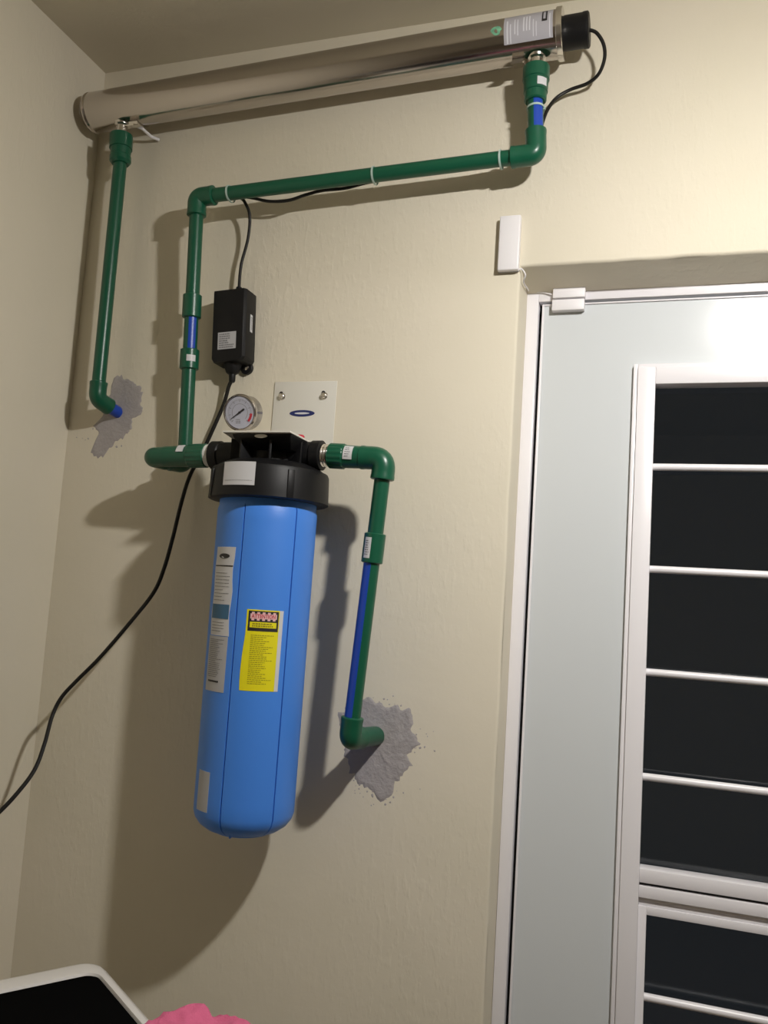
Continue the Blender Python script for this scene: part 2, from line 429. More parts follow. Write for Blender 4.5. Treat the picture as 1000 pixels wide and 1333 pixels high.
# raised window frame: thin outer step then the broad profile
wf = MB(); WY = FY - .012
rail_t = P(915, 1140, -WY).z; rail_m = P(915, 1166, -WY).z
zt = P(833, 1131, -WY).z; zm1 = P(832, 1149, -WY).z; zm2 = P(832, 1153, -WY).z; zb = P(832, 1172, -WY).z; gl2 = P(843, 1182, -WY).z
def ring(mb, x0, x1, z0, z1, w, y0, y1):
    mb.box((x0, y0, z0), (x0 + w, y1, z1)); mb.box((x1 - w, y0, z0), (x1, y1, z1)); mb.box((x0 + w, y0, z1 - w), (x1 - w, y1, z1)); mb.box((x0 + w, y0, z0), (x1 - w, y1, z0 + w))
ring(wf, wx0, wx1, wz0, wz1, .0075, WY + .005, LY)
ring(wf, wx0 + .0075, wx1 - .0075, wz0 + .0075, wz1 - .0075, gx0 - wx0 - .0075, WY, LY + .018)
link('window_frame', wf, M['frame'], door, bevel=.0012)
mb = MB(); mb.box((gx0, WY + .002, zm1), (gx1, LY + .016, zt)); link('middle_rail', mb, M['frame'], door, bevel=.0012)
mb = MB(); mb.box((gx0, WY + .002, zb + .004), (gx1, LY + .016, zm2)); mb.box((gx0, WY + .006, zb - .002), (gx1, LY + .016, zb + .003)); mb.box((gx0, WY + .009, gl2), (gx1, LY + .016, zb - .003))
link('middle_rail', mb, M['frame'], door, bevel=.001)
mb = MB(); mb.box((gx0 + .001, WY + .010, zm2 - .001), (gx1 - .001, LY + .012, zm1 + .001)); link('rail_seam', mb, M['gasket'], door)
mb = MB(); ring(mb, gx0, gx1, wz0 + .03, gl2, .013, WY + .006, LY + .016); link('lower_sash', mb, M['frame'], door, bevel=.001)
mb = MB(); mb.box((gx0 - .004, LY + .019, gl2 - .02), (gx1 + .004, LY + .024, gz1 + .004)); link('pane', mb, M['glass'], door)
mb = MB(); mb.box((gx0 + .003, LY + .019, wz0 + .03), (gx1 - .003, LY + .024, gl2 - .021)); link('pane', mb, M['glass'], door)
BY = WY + .016
for i, (px, py) in enumerate(((853, 608), (849, 741), (844.5, 875), (839, 1011), (842, 1298))):
    z = P(px, py, -BY).z; x0 = gx0 - .003 if i < 4 else gx0 + .010; x1 = gx1 + .003 if i < 4 else gx1 - .01
    link('security_bar', lathe(Vector((x0, BY, z)), Vector((1, 0, 0)), [(0, .0062), (x1 - x0, .0062)], 16), M['frame'], door)
z = P(842, 1298, -BY).z
for k in range(1, 4):
    link('security_bar', lathe(Vector((gx0 + .01, BY, z - .172 * k)), Vector((1, 0, 0)), [(0, .0062), (gx1 - gx0 - .02, .0062)], 16), M['frame'], door)

# ceiling lamp that lights the wall (above the picture's upper edge)
lamp = thing('ceiling_bulb', (LAMP.x, LAMP.y, ZC), 'bare lit bulb in a white holder hanging under the ceiling', 'lamp')
mb = lathe(Vector((LAMP.x, LAMP.y, ZC)), Vector((0, 0, -1)), [(0, .05), (.012, .05), (.02, .03), (.04, .022), (.19, .0215), (ZC - LAMP.z - .045, .021), (ZC - LAMP.z - .04, .018)], 24)
link('lamp_holder', mb, M['whiteplastic'], lamp)
mb = lathe(LAMP + Vector((0, 0, .045)), Vector((0, 0, -1)), [(0, .012), (.02, .024), (.044, .0315), (.045, .0315)], 32)
link('bulb_body', mb, M['whiteplastic'], lamp)
mb = lathe(LAMP + Vector((0, 0, .000)), Vector((0, 0, -1)), [(0, .031), (.005, .0305), (.011, .028), (.017, .0225), (.021, .014), (.0235, .006), (.024, 0)], 32)
link('bulb_dome', mb, M['bulb'], lamp)

# ================================================================== UV STERILIZER on the wall under the ceiling
UD = .062
uA = P(123, 147, UD); uB = P(731, 44.5, UD)
uax = (uB - uA).normalized(); UL = (uB - uA).length; UR = .0385
uv = thing('uv_sterilizer', (uA + uB) / 2, 'long polished steel ultraviolet water sterilizer tube mounted under the ceiling', 'water purifier')
link('chamber', lathe(uA, uax, [(.0, UR - .003), (.003, UR), (UL - .003, UR), (UL - .002, UR - .001)], 96), M['steel'], uv)
link('end_cap', lathe(uA, -uax, [(-.001, UR - .002), (.002, UR + .0005), (.005, UR), (.010, UR - .006), (.016, UR - .010), (.018, UR - .016)], 64), M['steel'], uv)
link('end_collar', lathe(uB, uax, [(-.006, UR + .0025), (-.005, UR + .0035), (.003, UR + .0035), (.004, UR + .0025)], 64), M['chrome'], uv)
link('lamp_cap', lathe(uB, uax, [(.003, .0255), (.006, .0275), (.036, .0275), (.038, .0285), (.045, .0285), (.047, .026)], 48), M['black'], uv)
# outlet nipples hang from the chamber
lP0 = P(160, 166, UD); lP1 = P(158, 176, UD)
rP0 = P(699, 70, UD); rP1 = P(698.5, 88, UD)
def nipple(x, zlow):
    c = uA + uax * ((x - uA.x) / uax.x)
    A = Vector((c.x, c.y, c.z - UR + .004)); L = A.z - zlow
    o = link('outlet_port', lathe(A, Vector((0, 0, -1)), [(0, .017), (.004, .0155), (.006, .0115), (L, .0115)], 32), M['chrome'], uv)
    return A
aL = nipple(lP1.x, lP1.z - .006); aR = nipple(rP1.x, rP1.z - .006)
# tube clips to the wall
def clip(x, w=.016):
    c = uA + uax * ((x - uA.x) / uax.x); mb = MB(); rs = []
    N = 26
    for k in range(N + 1):
        a = R(-60) + R(250) * k / N + PI / 2 + R(150)
        rs.append((math.cos(a), math.sin(a)))
    prof = []
    # U strap open to the front-bottom: starts at the front lip, goes over the back and out to a foot on the wall
    vs = []
    path = [(c.y - math.cos(R(t)) * (UR + .0015), c.z - math.sin(R(t)) * (UR + .0015)) for t in range(78, -30 + 78 + 240, 12)]
    foot = [(c.y - .020, c.z - UR - .014), (c.y - .006, c.z - UR - .006)]
    path = foot + path
    ringsl = []
    for i, (y, z) in enumerate(path):
        y2, z2 = path[min(i + 1, len(path) - 1)]; y1, z1 = path[max(i - 1, 0)]
        ty, tz = y2 - y1, z2 - z1; l = math.hypot(ty, tz); ny, nz = tz / l, -ty / l; th = .0012
        y = min(y, -.002)
        ringsl.append([Vector((x - w / 2, y + ny * th, z + nz * th)), Vector((x + w / 2, y + ny * th, z + nz * th)), Vector((x + w / 2, y - ny * th, z - nz * th)), Vector((x - w / 2, y - ny * th, z - nz * th))])
    mb.rings(ringsl); link('mounting_clip', mb, M['chrome'], uv)
clip(P(675, 85, UD).x, .02); clip(P(176, 165, UD).x, .02)
# loose tongue of the left clip reaching down to the wall
mb = sweep([P(166, 160, .04), P(176, 163, .05), P(186, 168, .045), P(197, 178, .02), P(207, 182, .004)], [.0035, .004, .003, .003, .003], 10)
tag(link('clip_tongue', mb, M['whiteplastic'], uv), 'bent white clip tongue')
# sticker on the chamber near the lamp end
S_uv = tube_surf(uA, uax, Vector((0, -1, -.12)), lambda v: UR, UR)
tv = lambda px: (P(px, 50, UD) - uA).dot(uax)
v0, v1 = tv(661), tv(723)
mb = MB(); patch(mb, S_uv, -.034, v0, .022, v1, .0004, nu=20, nv=2)
lab = link('label_sticker', mb, M['greylabel'], uv); tag(lab, 'silver grey specification sticker')
# u runs around (positive = downwards or upwards): find which sign points up
sgn = 1 if S_uv(.01, 0, 0).z > S_uv(-.01, 0, 0).z else -1
mb = MB(); rn = random.Random(5)
for k, (f0, f1, ua, ub) in enumerate(((.06, .09, -.8, .7), (.13, .15, -.8, .4), (.22, .24, -.3, .75), (.28, .30, -.4, .7), (.40, .425, -.2, .85), (.46, .485, -.2, .85), (.52, .545, -.2, .85), (.60, .615, -.6, .5), (.66, .675, -.6, .3), (.93, .95, -.8, .8))):
    patch(mb, S_uv, sgn * .026 * ua, v0 + (v1 - v0) * f0, sgn * .026 * ub, v0 + (v1 - v0) * f1, .0006, .0003, 12, 1)
link('pale_lettering', mb, M['paleink'], lab)
mb = MB(); patch(mb, S_uv, sgn * .006, v0 + (v1 - v0) * .78, sgn * .030, v0 + (v1 - v0) * .89, .0007, .0003, 10, 1); link('black_box_print', mb, M['ink'], lab)
mb = MB(); patch(mb, S_uv, sgn * .010, v0 + (v1 - v0) * .81, sgn * .026, v0 + (v1 - v0) * .855, .0009, .0006, 10, 1); link('box_print_centre', mb, M['greylabel'], lab)
mb = MB(); rn = random.Random(2)
hv0 = tv(643); hv1 = tv(660); uc = sgn * .004
vs = [S_uv(uc + .010 * math.sin(a) * rn.uniform(.6, 1.05), (hv0 + hv1) / 2 + .0095 * math.cos(a) * rn.uniform(.75, 1.05), .0005) for a in [2 * PI * k / 14 for k in range(14)]]
vb = [S_uv(uc + .010 * math.sin(a) * .8, (hv0 + hv1) / 2 + .0095 * math.cos(a) * .8, -.0001) for a in [2 * PI * k / 14 for k in range(14)]]
mb.add(vs + vb, [tuple(range(14)), tuple(range(27, 13, -1))] + [(k, 14 + k, 14 + (k + 1) % 14, (k + 1) % 14) for k in range(14)])
tag(link('hologram_sticker', mb, M['holo'], uv), 'small green holographic seal')

# ================================================================== GREEN PIPE RUNS
def pipe_thing(loc, label): return thing('pipe_run', loc, label, 'pipe')
# ---- left drop into the wall
t = pipe_thing(P(127, 518, .05), 'short green drop pipe left end of the sterilizer, elbowed into the wall near the corner')
A0 = Vector((lP1.x, -UD, lP1.z)); A1 = P(156.5, 214, UD)
A1.x = A0.x + (A1.x - A0.x)
link('threaded_adapter', lathe(A0, A1 - A0, [(0, .0195), (.0015, .0225), (.030, .0225), (.0305, .0205), (.045, .0195), (.047, .021), ((A1 - A0).length - .006, .021), ((A1 - A0).length, .0165)], 32), M['green'], t)
EL = P(126.5, 519, .055)
link('pipe', pipe(A1 - (A1 - A0).normalized() * .005, EL + (A1 - EL).normalized() * .02), M['green'], t)
wallpt = P(154, 538, 0)
link('elbow', elbow(EL, A1 - EL, wallpt - EL, .034, .034, r=.0165), M['green'], t)
tag(link('pipe_stub', pipe(EL + (wallpt - EL).normalized() * .03, wallpt + Vector((0, .01, 0)), .0118), M['bluestripe'], t), 'blue striped stub entering the wall')

# ---- long centre run from the sterilizer to the filter inlet
t = pipe_thing(P(257, 258, .07), 'long green pipe run from the sterilizer right end down to the filter inlet')
B0 = Vector((rP1.x, -UD, rP1.z)); B1 = P(697, 133, UD)
link('threaded_adapter', lathe(B0, B1 - B0, [(0, .019), (.0015, .0228), (.024, .0228), (.025, .0212), (.046, .0205), (.047, .0190), ((B1 - B0).length - .002, .0188), ((B1 - B0).length, .0165)], 32), M['green'], t)
q = B0 + (B1 - B0).normalized() * .036
S = tube_surf(q, B0 - B1, CAM - q + Vector((.9, 0, 0)), lambda v: .0212, .0212)
mb = MB(); patch(mb, S, -.009, -.007, .009, .007, .0005, nu=8); tag(link('sticker', mb, M['paper'], t), 'small white sticker on the adapter')
E1 = P(698, 201, .064)
E2 = P(257, 257, .070)
E3 = P(240, 604, .042)
E4 = P(197, 595, .112)
PORT_L = P(274, 593, .112)
dv = E1 - B1
link('pipe', pipe(B1 - dv.normalized() * .004, E1 - dv.normalized() * .02), M['green'], t)
tocam = lambda p: (CAM - p)
link('blue_stripe', stripe(B1, E1 - dv.normalized() * .03, tocam(E1) + Vector((.7, 0, 0)), R(38)), M['bluestripe'], t)
link('elbow', elbow(E1, B1 - E1, E2 - E1, .044, .043), M['green'], t)
link('pipe', pipe(E1 + (E2 - E1).normalized() * .03, E2 + (E1 - E2).normalized() * .025), M['green'], t)
link('elbow', elbow(E2, E1 - E2, E3 - E2, .037, .037), M['green'], t)
dn = (E3 - E2); Ln = dn.length; dn.normalize()
def along(py):   # distance down the vertical run where it crosses picture row py
    best = min(range(401), key=lambda k: abs(rowof(E2 + dn * Ln * k / 400) - py)); return E2 + dn * Ln * best / 400
def rowof(p):
    q = p - CAM; return 666.5 - F_PX * q.dot(up) / q.dot(fwd)
c1a, c1b, c2a, c2b = along(384), along(414), along(455), along(481)
link('pipe', pipe(E2 + dn * .02, c1a + dn * .01), M['green'], t)
link('coupling', coupling(c1a, c1b), M['green'], t)
link('pipe', pipe(c1b - dn * .005, c2a + dn * .005), M['green'], t)
link('blue_stripe', stripe(c1b, c2a, tocam(c1b) + Vector((.45, 0, 0)), R(32)), M['bluestripe'], t)
cp = link('coupling', coupling(c2a, c2b), M['green'], t)
mid = (c2a + c2b) / 2
S = tube_surf(mid, -dn, tocam(mid) + Vector((.35, 0, 0)), lambda v: FR, FR)
mb = MB(); patch(mb, S, -.0085, -.006, .0085, .006, .0004, nu=8); st = link('sticker', mb, M['paper'], cp); tag(st, 'small white sticker')
mb = MB(); patch(mb, S, -.006, -.0022, .006, .0018, .0006, .0002, 6, 1)
link('pipe', pipe(c2b - dn * .005, E3 - dn * .02), M['green'], t)
link('elbow', elbow(E3, -dn, E4 - E3, .032, .034), M['green'], t)
link('pipe', pipe(E3 + (E4 - E3) * .3, E4 + (E3 - E4) * .3), M['green'], t)
link('elbow', elbow(E4, E3 - E4, PORT_L - E4, .034, .034), M['green'], t)
aS = E4 + (PORT_L - E4).normalized() * .030
ad = link('threaded_adapter', adapter(PORT_L + (E4 - PORT_L).normalized() * .006, aS), M['green'], t)
pm = P(241, 583, .112); axd = (PORT_L - E4).normalized(); q = E4 + axd * (pm - E4).dot(axd)
S = tube_surf(q, axd, Vector((.2, -1, .75)), lambda v: .0203, .0195)
mb = MB(); patch(mb, S, -.008, -.007, .008, .007, .0006, nu=8); tag(link('sticker', mb, M['paper'], ad), 'small white sticker')

# ---- outlet run, right of the filter
t = pipe_thing(P(500, 600, .112), 'green outlet pipe run from filter right port, elbowed down and into the cement patch')
PORT_R = P(424, 593, .112)
G1 = P(501, 597, .112)
G2 = P(455.5, 962, .100)
wr = P(489, 958, 0)
axr = (G1 - PORT_R).normalized()
ad = link('threaded_adapter', adapter(PORT_R + axr * .008, G1 - axr * .030), M['green'], t)
pm = P(458, 588, .112); q = PORT_R + axr * (pm - PORT_R).dot(axr)
S = tube_surf(q, axr, Vector((.2, -1, .25)), lambda v: .0200, .0195)
mb = MB(); patch(mb, S, -.012, -.008, .012, .008, .0006, nu=8); st = link('sticker', mb, M['paper'], ad); tag(st, 'white sticker with grey print')
link('grey_print', rows(lambda u, v, h: S(v, u, h), -.005, .005, .009, -.009, 5, .0012, .0009, 3), M['greyink'], st)
link('elbow', elbow(G1, PORT_R - G1, G2 - G1, .042, .036, r=.0195, bend=.02), M['green'], t)
dg = (G2 - G1); Lg = dg.length; dg.normalize()
def alongG(py):
    best = min(range(401), key=lambda k: abs(rowof(G1 + dg * Lg * k / 400) - py)); return G1 + dg * Lg * best / 400
ca, cb = alongG(694), alongG(733)
link('pipe', pipe(G1 + dg * .025, ca + dg * .01), M['green'], t)
cp = link('coupling', coupling(ca, cb), M['green'], t)
mid = (ca + cb) / 2
S = tube_surf(mid, -dg, tocam(mid) + Vector((-.85, 0, 0)), lambda v: FR, FR)
mb = MB(); patch(mb, S, -.006, -.017, .006, .017, .0004, nu=8); st = link('sticker', mb, M['paper'], cp); tag(st, 'white sticker printed sideways')
link('grey_print', rows(S, -.004, .004, .013, -.013, 7, .0014, .0007, 8, (.7, 1)), M['greyink'], st)
link('pipe', pipe(cb - dg * .01, G2 - dg * .02), M['green'], t)
link('blue_stripe', stripe(cb, G2 - dg * .025, tocam(mid) + Vector((-1.15, 0, 0)), R(42)), M['bluestripe'], t)
link('elbow', elbow(G2, -dg, wr - G2, .036, .040, r=.0180), M['green'], t)
link('wall_socket', lathe(G2 + (wr - G2).normalized() * .038, wr - G2, [(0, .0125), (.004, .0165), ((wr - G2).length - .030, .0165)], 32), M['green'], t)

# ================================================================== BLUE FILTER HOUSING
HD = .112
hx = P(349, 600, HD).x + .0075; hy = -HD
zr1 = P(350, 603, HD + .09).z      # top of cap ring (front)
zr0 = P(350, 647, HD + .09).z      # bottom of cap ring
zb0 = P(318, 1086, HD + .02).z     # bottom of the sump
SR1, SR0 = .0845, .0825            # sump radius top, bottom
hs = thing('filter_housing', (hx, hy, zb0), 'large blue cylinder water filter housing with black cap hanging on the wall', 'water filter')
def sump_r(z): return SR0 + (SR1 - SR0) * (z - zb0) / (zr0 - zb0)
mb = MB(); angs = sorted([a + 60 * k for k in range(6) for a in (-.85, -.45, .45, .85)] + [a for a in range(0, 360, 2) if a % 60])
prof = [(zr0 + .02, SR1 - .002, 0), (zr0 - .010, SR1 - .002, 0), (zr0 - .016, SR1, 1)]
for k in range(1, 24): z = zr0 - .016 - (zr0 - .016 - (zb0 + .034)) * k / 24; prof.append((z, sump_r(z), 1))
prof += [(zb0 + .034, SR0, 1), (zb0 + .024, SR0 - .003, .8), (zb0 + .014, SR0 - .0105, .6), (zb0 + .006, SR0 - .022, .4), (zb0 + .003, SR0 - .030, .2), (zb0 + .003, SR0 - .034, 0), (zb0, SR0 - .036, 0), (zb0, .002, 0)]
rs = []
for z, r, gr in prof:
    ring_ = []
    for deg in angs:
        phi = R(deg); m6 = (math.degrees(phi) + 30) % 60 - 30
        dip = 0
        if abs(m6) < .6: dip = .0042
        rr = r - dip * gr
        # panels slightly flattened between the grooves
        ring_.append(Vector((hx + rr * math.sin(phi), hy - rr * math.cos(phi), z)))
    rs.append(ring_)
mb.rings(rs); link('sump', mb, M['blue'], hs, 30)
# drain rib under the sump
mb = MB(); mb.box((-.0015, -.062, zb0 + .002), (.0015, -.03, zb0 + .012), Matrix.Rotation(R(8), 3, 'Z'), Vector((hx, hy, 0))); link('bottom_rib', mb, M['blue'], hs, bevel=.0008)
# cap
CR = .1025
cz = Vector((hx, hy, 0)); U = Vector((0, 0, 1))
zf = P(333, 564, HD + .075).z      # underside of the bracket flange
capm = lathe(Vector((hx, hy, zr0)), U, [(0, SR1 + .001), (0, CR - .004), (.002, CR), (.010, CR - .0005), (zr1 - zr0 - .006, CR - .002), (zr1 - zr0 - .001, CR - .004), (zr1 - zr0 + .001, CR - .009), (zr1 - zr0 + .006, CR - .016), (zr1 - zr0 + .012, CR - .03), (zr1 - zr0 + .016, .045), (zf - zr0 - .012, .042), (zf - zr0 - .001, .042)], 96)
cap = link('cap', capm, M['black'], hs)
for k in range(12):     # gripping lugs around the ring, square corners
    a = R(15 + 30 * k); mb = MB(); rot = Matrix.Rotation(a, 3, 'Z')
    mb.box((-.006, -CR - .001, 0.0), (.006, -CR + .006, (zr1 - zr0) * .86), rot, Vector((hx, hy, zr0 + .001)))
    if k % 3 == 1: link('lug', mb, M['black'], cap, bevel=.0015)
tx0, tx1 = P(303, 570, HD + .07).x, P(393, 572, HD + .03).x
mb = MB(); mb.rings([[Vector((x, y, z)) for x, y in ((a0, hy - f0), (a1, hy - f0), (a1 + .004, hy + .06), (a0 - .004, hy + .06))] for a0, a1, f0, z in ((tx0 + .012, tx1 - .012, .045, zf - .022), (tx0 + .002, tx1 - .002, .070, zf - .007), (tx0, tx1, .074, zf - .0004))])
link('top_seat', mb, M['black'], cap, bevel=.0012)
mb = MB(); sc = P(339, 568, HD + .076); ellipse(mb, plane_surf(Vector((sc.x, hy - .0742, zf - .0045)), Vector((1, 0, 0)), U), 0, 0, .0115, .0030, .0012, hb=-.001); tag(link('slot_light_oval', mb, M['whitemetal'], cap), 'small white oval standing in for the lit slot under the bracket edge')  # white disc stands in for the brightness seen at the flange slot
for k in range(8):      # ribs between port body and ring
    a = R(22.5 + 45 * k); rot = Matrix.Rotation(a, 3, 'Z'); mb = MB()
    mb.box((-.002, -.072, 0), (.002, -.03, zf - zr1 + .002), rot, Vector((hx, hy, zr1 + .0)))
    link('rib', mb, M['black'], cap, bevel=.0008)
zp = PORT_L.z * .5 + PORT_R.z * .5
mb = lathe(PORT_L, PORT_R - PORT_L, [(.004, .0225), (.006, .0255), (.022, .0255), (.024, .0235), ((PORT_R - PORT_L).length - .024, .0235), ((PORT_R - PORT_L).length - .022, .0255), ((PORT_R - PORT_L).length - .006, .0255), ((PORT_R - PORT_L).length - .004, .0225)], 48)
tag(link('port_body', mb, M['black'], hs), 'black cross body with a threaded port each side')
link('thread_tape', lathe(PORT_L, E4 - PORT_L, [(-.005, .0185), (.001, .0205), (.0065, .0195)], 32), M['tape'], hs)
link('thread_nipple', lathe(PORT_R, G1 - PORT_R, [(-.006, .0165), (-.003, .0195), (-.001, .0175), (.002, .0195), (.004, .0175), (.0065, .0195), (.009, .017)], 32), M['chrome'], hs)
pb = P(391, 571, .13)
link('relief_button', lathe(Vector((pb.x, pb.y, zf + .002)), U, [(0, .007), (.005, .007), (.007, .005)], 20), M['redink'], hs)
# stickers on cap and sump : angle measured from the front, positive to the right
def hsurf(phi, z0, rf):
    f = tube_surf(Vector((hx, hy, z0)), U, Vector((math.sin(phi), -math.cos(phi), 0)), rf, .083)
    s = 1 if (f(.01, 0, 0) - f(0, 0, 0)).dot(Vector((math.cos(phi), math.sin(phi), 0))) > 0 else -1
    return lambda u, v, h: f(s * u, v, h)
def zat(px, py, phi):   # height where the sightline meets the housing's side at that angle
    return P(px, py, HD + .083 * math.cos(phi)).z
phi = R(-5); z1 = zat(311, 603, phi); z0 = zat(311, 633, phi)
S = hsurf(phi, (z0 + z1) / 2, lambda v: CR - .0006)
mb = MB(); patch(mb, S, -.0245, -(z1 - z0) / 2, .0245, (z1 - z0) / 2, .0004, nu=12)
st = link('cap_sticker', mb, M['paper'], hs); tag(st, 'blank white rectangular sticker on the black cap')
link('faint_print', rows(S, -.021, .021, -.009, -.014, 1, .0006, .0007, 3, (1, 1)), M['greyink'], st)
# yellow attention sticker
phi = R(32.5); z1 = zat(342, 794, phi); z0 = zat(338, 900, phi); zc = (z0 + z1) / 2; hh = (z1 - z0) / 2; hw = .0295
S = hsurf(phi, zc, lambda v: sump_r(zc + v))
sk = lambda u, v: (u - (.0035 * math.sin(max(0, (.35 * hh - v)) / (1.35 * hh) * 2.3) if u < 0 else 0), v)
mb = MB(); patch(mb, S, -hw, -hh, hw - .006, hh, .0005, nu=10, nv=10, fn=sk); ys = link('warning_sticker', mb, M['yellow'], hs); tag(ys, 'yellow attention sticker with black bordered heading')
mb = MB(); patch(mb, S, hw - .0065, -hh, hw, hh, .0006, nu=2, nv=4); link('white_edge', mb, M['paper'], ys)
mb = MB(); patch(mb, S, -hw + .003, hh - .034, hw - .008, hh - .002, .0007, .0003, 10, 2); link('heading_border', mb, M['ink'], ys)
c0 = -hw + .006; c1 = hw - .011; mb = MB(); patch(mb, S, c0, hh - .0145, c1, hh - .0065, .0009, .0004, 10, 1)
for k in range(5):
    u = c0 + (c1 - c0) * (k + .5) / 5
    patch(mb, S, u - .0022, hh - .0065, u + .0022, hh - .0038, .0009, .0004, 2, 1); patch(mb, S, u - .0022, hh - .0172, u + .0022, hh - .0145, .0009, .0004, 2, 1)
link('heading_field', mb, M['pinkink'], ys)
link('lettering', text_mb('ATTENTION', S, .0086, (c0 + c1) / 2, hh - .0106, .0012, xs=.78), M['redink'], ys)
mb = MB(); patch(mb, S, c0, hh - .0285, c1, hh - .0195, .0009, .0004, 10, 1); link('yellow_field', mb, M['yellow'], ys)
link('subheading_print', rows(S, c0 + .004, c1 - .004, hh - .0205, hh - .0275, 2, .0022, .0012, 21, (.9, 1)), M['oliveink'], ys)
link('small_print', rows(S, -hw + .009, hw - .013, hh - .039, -hh + .010, 26, .0010, .0008, 22, (.5, 1.0)), M['oliveink'], ys)
# long white information sticker with the peeled blue band in the middle
phi = R(-24.5)
z1 = zat(297, 712, phi); za = zat(292, 790, phi); zbq = zat(286, 824, phi); z0 = zat(280, 900, phi)
S = hsurf(phi, z0, lambda v: sump_r(z0 + v)); H = z1 - z0; a1 = za - z0; b1 = zbq - z0; hw = .0245
mb = MB(); patch(mb, S, -hw + .001, b1 - .004, hw - .001, H, .0005, nu=10, nv=8, fn=lambda u, v: (u + .0015 * math.sin(v * 90), v)); ws = link('information_sticker', mb, M['paper'], hs); tag(ws, 'upper torn white information sticker with oval emblem')
mb = MB(); ellipse(mb, S, .001, H - .015, .013, .0042, .0009); link('oval_emblem', mb, M['ink'], ws)
mb = MB(); patch(mb, S, -hw + .002, H - .032, hw - .002, H - .030, .0008, .0004, 8, 1); link('rule_line', mb, M['ink'], ws)
link('small_print', rows(S, -hw + .005, hw - .006, H - .040, a1 + .008, 9, .0009, .0008, 5, (.5, 1)), M['greyink'], ws)
mb = MB(); patch(mb, S, -hw + .003, (a1 + b1) / 2 + .002, hw - .003, a1 + .004, .0010, .0004, 8, 2); link('teal_band', mb, M['tealink'], ws)
link('small_print', rows(S, -hw + .006, hw - .008, (a1 + b1) / 2 - .002, b1 + .001, 4, .0009, .0008, 6, (.5, 1)), M['greyink'], ws)
mb = MB(); patch(mb, S, -hw - .001, 0, hw - .001, b1 - .005, .0004, nu=10, nv=4); ws = link('instruction_sticker', mb, M['greypaper'], hs); tag(ws, 'lower grey-white instruction sticker with fine print')
link('small_print', rows(S, -hw + .004, hw - .008, b1 - .009, .022, 20, .0009, .0007, 15, (.5, 1)), M['greyink'], ws)
link('bold_print', rows(S, -hw + .008, hw - .014, .019, .013, 1, .0028, .0008, 16, (1, 1)), M['ink'], ws)
phi = R(-29); z1 = zat(269, 1004, phi); z0 = zat(264, 1056, phi); S = hsurf(phi, z0, lambda v: sump_r(z0 + v))
mb = MB(); patch(mb, S, -.0155, 0, .0155, z1 - z0, .0004, nu=8, nv=2); tag(link('blank_sticker', mb, M['greypaper'], hs), 'small blank white sticker near the bottom')

# ================================================================== WALL BRACKET
bx0, bx1 = P(357, 520, 0).x, P(438, 520, 0).x
bz1 = P(395, 497, 0).z; bf0 = P(290, 563, .195); bf1 = P(378, 560, .195)
br = thing('mounting_bracket', ((bx0 + bx1) / 2, 0, zf), 'white steel wall bracket with two bolts holding the blue filter', 'bracket')
FZ_ = zf
mb = MB(); mb.box((bx0 - .0, -.0025, FZ_), (bx1, 0, bz1)); link('back_plate', mb, M['whitemetal'], br, bevel=.0008)
fx0 = bf0.x; fx1 = bf1.x
mb = MB(); th = .0028
o = [(bx1, -.0005), (bx1, -.06), (fx1, -.195), (fx0, -.195), (bx0 - .02, -.06), (bx0 - .005, -.0005)]
# flange polygon with a slot in it
hc = P(339, 567, .16); hole = [(hc.x + .012 * math.cos(2 * PI * k / 16), hc.y + .006 * math.sin(2 * PI * k / 16)) for k in range(16)]
bm = bmesh.new()
ov = [bm.verts.new((x, y, FZ_)) for x, y in o]; hv = [bm.verts.new((x, y, FZ_)) for x, y in hole]
es = [bm.edges.new((ov[i], ov[(i + 1) % len(ov)])) for i in range(len(ov))] + [bm.edges.new((hv[i], hv[(i + 1) % 16])) for i in range(16)]
bmesh.ops.triangle_fill(bm, use_beauty=True, edges=es)
ret = bmesh.ops.extrude_face_region(bm, geom=list(bm.faces))
for v in [g_ for g_ in ret['geom'] if isinstance(g_, bmesh.types.BMVert)]: v.co.z += th
bm.verts.index_update(); mb.add([v.co.copy() for v in bm.verts], [tuple(v.index for v in f.verts) for f in bm.faces]); bm.free()
link('flange', mb, M['whitemetal'], br, 30)
for px, py in ((367, 516), (422, 515)):
    p = P(px, py, .004); mb = lathe(Vector((p.x, -.002, p.z)), Vector((0, -1, 0)), [(0, .0068), (.0015, .0068), (.0016, .0052), (.006, .0052), (.007, .004)], 6 * 4)
    bo = link('bolt', mb, M['chrome'], br)
    link('washer_ring', lathe(Vector((p.x - .002, -.0022, p.z + .006)), Vector((0, -1, 0)), [(0, .0035), (.002, .0035)], 12), M['ink'], bo)
S = plane_surf(P(394, 538.5, 0) + Vector((0, -.0025, 0)), Vector((1, 0, 0)), U)
mb = MB(); ellipse(mb, S, 0, 0, .0255, .0062, .0005); lg = link('oval_logo', mb, M['navy'], br); tag(lg, 'navy blue oval logo')
mb = MB(); ellipse(mb, S, 0, 0, .0150, .0019, .0009, inner=.0); link('logo_centre', mb, M['paleink'], lg)

